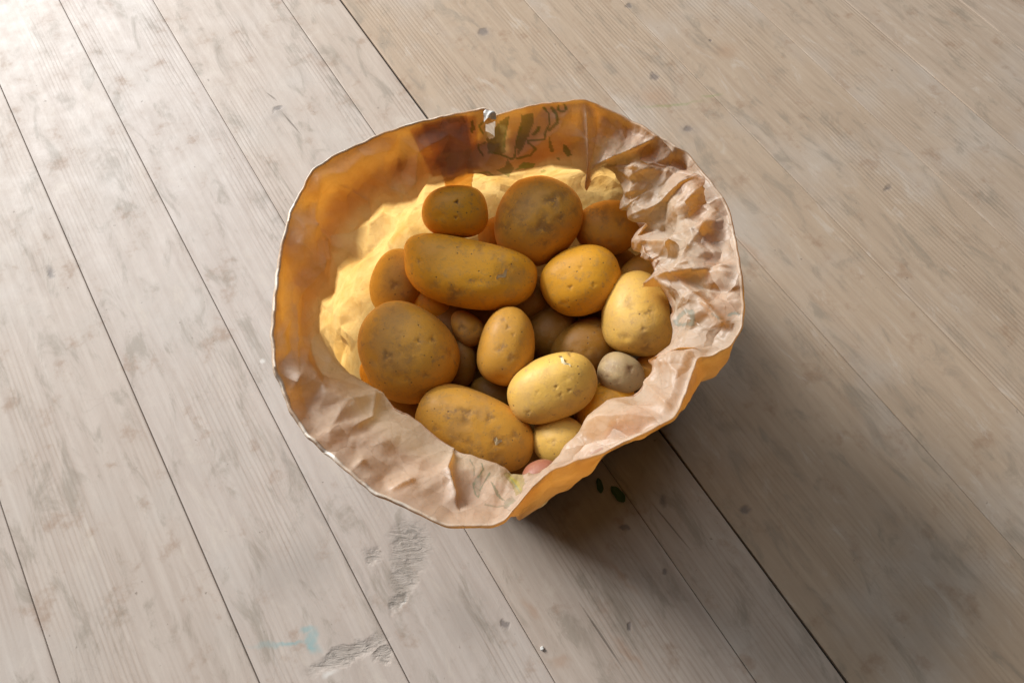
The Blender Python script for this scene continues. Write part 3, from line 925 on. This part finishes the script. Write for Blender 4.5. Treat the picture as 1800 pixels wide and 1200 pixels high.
# px, py, semi a px, semi b px, angle deg, centre z, tint, egg (+ = fat at the +a end), bend, squareness, label
POT = [
    (804, 374, 58, 45, 4, .118, GOLD, .03, 0, .2, 'small smooth orange-gold potato at the back beside the glued paper seam'),
    (947, 394, 80, 73, 58, .101, TAN, .08, 0, .1, 'large dirty potato with many grey-brown spots at the back of the bag'),
    (1066, 401, 58, 47, 8, .092, TAN, .05, 0, .1, 'shaded brown potato against the crumpled paper, right of the big spotted one'),
    (819, 479, 119, 61, -8, .103, GOLD, -.03, .13, .35, 'long bean-shaped golden potato with a skin scar, lying on top of the heap'),
    (1020, 496, 71, 60, 18, .096, GOLD, .05, 0, .1, 'smooth clean golden oval potato right of the long bean-shaped one'),
    (1123, 552, 76, 69, 100, .100, PALE, -.13, 0, .1, 'pear-shaped pale potato partly under the crumpled right side of the bag'),
    (717, 617, 93, 81, -58, .098, TAN, .04, 0, .1, 'largest round potato, half in shadow, at the left of the heap'),
    (700, 497, 60, 47, 70, .080, PALE, .0, 0, .1, 'glowing yellow potato by the lit paper wall behind the long bean-shaped one'),
    (820, 577, 35, 26, -45, .082, TAN, .12, 0, .1, 'tiny oval potato just below the long bean-shaped one'),
    (757, 537, 42, 26, -28, .070, GOLD, .0, 0, .1, 'small potato wedged between the largest round one and the bean-shaped one'),
    (892, 611, 70, 50, 78, .098, TAN, -.05, .02, .15, 'upright oval tan potato in the middle of the heap'),
    (973, 681, 81, 57, 22, .106, PALE, .02, 0, .2, 'bright yellow oval potato with peeling skin, the best lit of the heap'),
    (836, 752, 108, 61, -22, .094, TAN, -.02, 0, .3, 'long blotchy potato with dark patches at the front left'),
    (984, 775, 48, 45, -20, .092, PALE, .03, 0, .1, 'small round pale potato at the front edge of the heap'),
    (1062, 724, 60, 46, 45, .080, GOLD, .0, 0, .1, 'half hidden golden potato below the small grey one, under the right rim'),
    (1092, 655, 41, 35, -18, .098, GREY, -.08, 0, .1, 'small greyish potato with a puckered stalk end'),
    (1024, 612, 62, 47, 22, .070, BRN_SHADE, .05, 0, .1, 'brown potato deeper in the heap behind the bright yellow oval'),
    (968, 586, 52, 46, 50, .058, BRN_SHADE, .0, 0, .1, 'deep shaded potato under the smooth golden oval one'),
    (922, 527, 38, 31, 25, .072, BRN_SHADE, .0, 0, .1, 'small shaded potato peeking out under the right end of the bean-shaped one'),
    (812, 640, 43, 26, 84, .068, BRN_SHADE, .0, 0, .1, 'narrow brown potato squeezed beside the largest round one'),
    (872, 692, 50, 34, -14, .056, BRN_SHADE, .0, 0, .1, 'dark potato in the gap above the long blotchy one'),
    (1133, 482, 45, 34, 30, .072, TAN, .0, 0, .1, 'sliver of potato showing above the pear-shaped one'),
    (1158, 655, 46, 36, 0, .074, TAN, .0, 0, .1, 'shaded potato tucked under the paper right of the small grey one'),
    (712, 712, 52, 34, -35, .066, BRN_SHADE, .0, 0, .1, 'dark brown potato half hidden below the largest round one'),
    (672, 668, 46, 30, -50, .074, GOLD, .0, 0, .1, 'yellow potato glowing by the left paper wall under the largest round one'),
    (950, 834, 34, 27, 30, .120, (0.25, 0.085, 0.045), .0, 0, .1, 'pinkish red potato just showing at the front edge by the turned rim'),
    (880, 415, 40, 34, 20, .060, BRN_SHADE, .0, 0, .1, 'dark potato in the gap between the gold one and the spotted one'),
    (1045, 505, 88, 60, 35, .040, BRN_SHADE, .0, 0, .1, 'dark potato in the gap beside the smooth golden oval'),  # this and the rows below: enlarged deep fill, blocking light through the bag wall
    (925, 760, 100, 66, 70, .040, BRN_SHADE, .0, 0, .1, 'dark potato deep between the long blotchy one and the small round one'),
    (795, 600, 100, 70, 40, .042, BRN_SHADE, .0, 0, .1, 'dark potato deep in the gap beside the tiny oval one'),
    (1030, 700, 95, 64, 30, .036, BRN_SHADE, .0, 0, .1, 'dark potato deep in the gap below the bright yellow oval'),
    (935, 560, 100, 66, -40, .036, BRN_SHADE, .0, 0, .1, 'dark potato at the bottom of the gap left of the deep shaded one'),
    (785, 718, 78, 56, -10, .040, BRN_SHADE, .0, 0, .1, 'dark potato at the bottom left, below the edge of the long blotchy one'),
]
for n_, (qx, qy, sa, sb, ang, zc, tint, egg, bend, sq, lab) in enumerate(POT):
    hi = sa * sb > 2600
    P0, FF = (SPH, SF) if hi else (SPHL, SFL)
    c = at(qx, qy, zc)
    depth = -float((c - CAM) @ BACK)
    k = depth / FPX
    r_ = np.random.default_rng(100 + n_)
    D0 = P0.copy()
    # slightly boxy superellipsoid, egg taper, bend, lumps
    pw = 1 / (1 + sq)
    q = np.sign(D0) * np.abs(D0) ** 1.0
    rad = (np.abs(D0) ** (2 + 1.6 * sq)).sum(1) ** (-1 / (2 + 1.6 * sq))
    q = D0 * rad[:, None]
    t = q[:, 0]
    q[:, 1] *= 1 + egg * t * 1.5
    q[:, 2] *= 1 + egg * t * 1.5
    lump = np.zeros(len(q))
    for m in range(9):
        w = r_.normal(0, 1, 3)
        w *= r_.uniform(1.0, 3.2) / np.linalg.norm(w)
        lump += np.sin(D0 @ w + r_.uniform(0, 6.28)) * 0.026 / (0.6 + 0.3 * np.linalg.norm(w))
    for m in range(8):
        w = r_.normal(0, 1, 3)
        w *= r_.uniform(4, 8) / np.linalg.norm(w)
        lump += np.sin(D0 @ w + r_.uniform(0, 6.28)) * 0.0042
    dim = np.zeros(len(q))
    for m in range(7):                                    # eyes: shallow dimples
        e = r_.normal(0, 1, 3)
        e /= np.linalg.norm(e)
        dd = np.linalg.norm(D0 - e, axis=1)
        dim -= r_.uniform(.012, .03) * np.exp(-(dd / r_.uniform(.09, .16)) ** 2)
    q *= (1 + lump + dim)[:, None]
    # keep the outline to the size seen
    q[:, 0] *= 2 / np.ptp(q[:, 0])
    q[:, 1] *= 2 / np.ptp(q[:, 1])
    X, Y, Z = q[:, 0] * sa * k, q[:, 1] * sb * k, q[:, 2] * sb * k * r_.uniform(.96, 1.04)
    Y = Y - bend * sb * k * (1 - 2.2 * q[:, 0] ** 2) * 0.6 * (q[:, 1] > -9)
    a = math.radians(ang)
    ex = RIGHT * math.cos(a) + UP * math.sin(a)
    ey = -RIGHT * math.sin(a) + UP * math.cos(a)
    V = X[:, None] * ex + Y[:, None] * ey + Z[:, None] * BACK
    V -= 0
    Wp = V + c
    bl = np.zeros(len(V))
    if n_ < 27:
        pp = proj(Wp)
        facing = Z > -0.1 * sb * k
        for bx, by, br, bs_ in BLEM:
            if abs(bx - qx) > sa * 1.1 or abs(by - qy) > sa * 1.1:
                continue
            dxy = pp - np.array([bx, by])
            wob = 1 + 0.35 * np.sin(np.arctan2(dxy[:, 1], dxy[:, 0]) * 3 + bx)
            d = np.linalg.norm(dxy, axis=1) / (br * wob)
            bl = np.maximum(bl, bs_ * np.clip(1.35 - d, 0, 1) * facing)
        V -= (BACK * (0.0004 * bl + 0.0010 * bl ** 3)[:, None])
    o = mesh_np('potato', V, FF, SKIN, attrs={'blemish': bl})
    o.location = c
    j = r_.uniform(.93, 1.07)
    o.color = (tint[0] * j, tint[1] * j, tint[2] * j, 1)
    tag(o, lab, 'potato', 'potatoes in the paper bag')
    if n_ in (3, 11, 12):
        # a loose flake of skin
        fx, fy, fw, fh, fa = {3: (884, 482, 26, 7, 40), 11: (992, 635, 26, 6, -45), 12: (874, 774, 15, 10, -20)}[n_]
        near_i = np.argmin(np.where(Z > 0, np.linalg.norm(proj(Wp) - np.array([fx, fy]), axis=1), 1e9))
        s0 = Wp[near_i]
        pl = []
        for i in range(9):
            for jx in range(5):
                u_, v_ = (i / 8 - .5) * fw * k, (jx / 4 - .5) * fh * k * (1 - abs(i / 4 - 1) ** 2 * .8) + 0.0012 * math.sin(i * 1.1)
                fa_ = math.radians(fa)
                w3 = RIGHT * (u_ * math.cos(fa_) - v_ * math.sin(fa_)) + UP * (u_ * math.sin(fa_) + v_ * math.cos(fa_))
                tgt = s0 + w3
                ni = np.argmin(((Wp - tgt) ** 2).sum(1) + np.where(Z > 0, 0, 1))
                pl.append(Wp[ni] * 0 + tgt + BACK * (float((Wp[ni] - tgt) @ BACK) + 0.0003 + 0.0010 * (jx / 4) ** 2) - c)
        mesh_np('peeling_skin', pl, grid_faces(9, 5, None, False), FLAKE if 'FLAKE' in globals() else plain('loose_skin', (0.66, 0.52, 0.30), 0.4), o)

# ------------------------------------------------------------------ scraps on the floor
LEAF = plain('green_leaf_scrap', (0.035, 0.075, 0.012), 0.5)


def leaf(px_, py_, ln, wd, ang, lab):
    c = at(px_, py_, 0.0)
    V = []
    for i in range(11):
        for j_ in range(5):
            t = i / 10
            w = wd * math.sin(math.pi * min(1, t * 0.95 + .04)) ** 0.8 * (1 + 0.15 * math.sin(9 * t))
            V.append(((t - .5) * ln, (j_ / 4 - .5) * w, 0.0015 + 0.0016 * math.sin(math.pi * t) + 0.0012 * abs(j_ / 2 - 1) + 0.0005 * math.sin(5 * t + j_)))
    o = mesh_np('leaf_scrap', V, grid_faces(11, 5, None, False), LEAF)
    o.location = (c[0], c[1], 0.0)
    o.rotation_euler = (0, 0, math.radians(ang))
    tag(o, lab, 'leaf scrap', 'leaf scraps on the floor')


leaf(1053, 853, .014, .0065, 100, 'small dark green leaf scrap on the boards, the one nearer the bag')
leaf(1085, 868, .018, .0095, 130, 'mid green curled leaf scrap on the boards, the one farther from the bag')
CRUMB = plain('chalky_crumb', (0.52, 0.49, 0.45), 0.8)
for (cx_, cy_, cr, lab) in [(953, 1139, .0017, 'white chalky crumb on the boards in front of the bag'),
]:
    bm = bmesh.new()
    bmesh.ops.create_icosphere(bm, subdivisions=2, radius=cr)
    for v in bm.verts:
        v.co *= 1 + 0.35 * noise.noise(v.co * 900)
        v.co.z *= .6
    me = bpy.data.meshes.new('crumb')
    bm.to_mesh(me)
    bm.free()
    me.materials.append(CRUMB)
    o = link(bpy.data.objects.new('crumb', me))
    c = at(cx_, cy_, 0)
    o.location = (c[0], c[1], cr * .55)
    tag(o, lab, 'crumb')
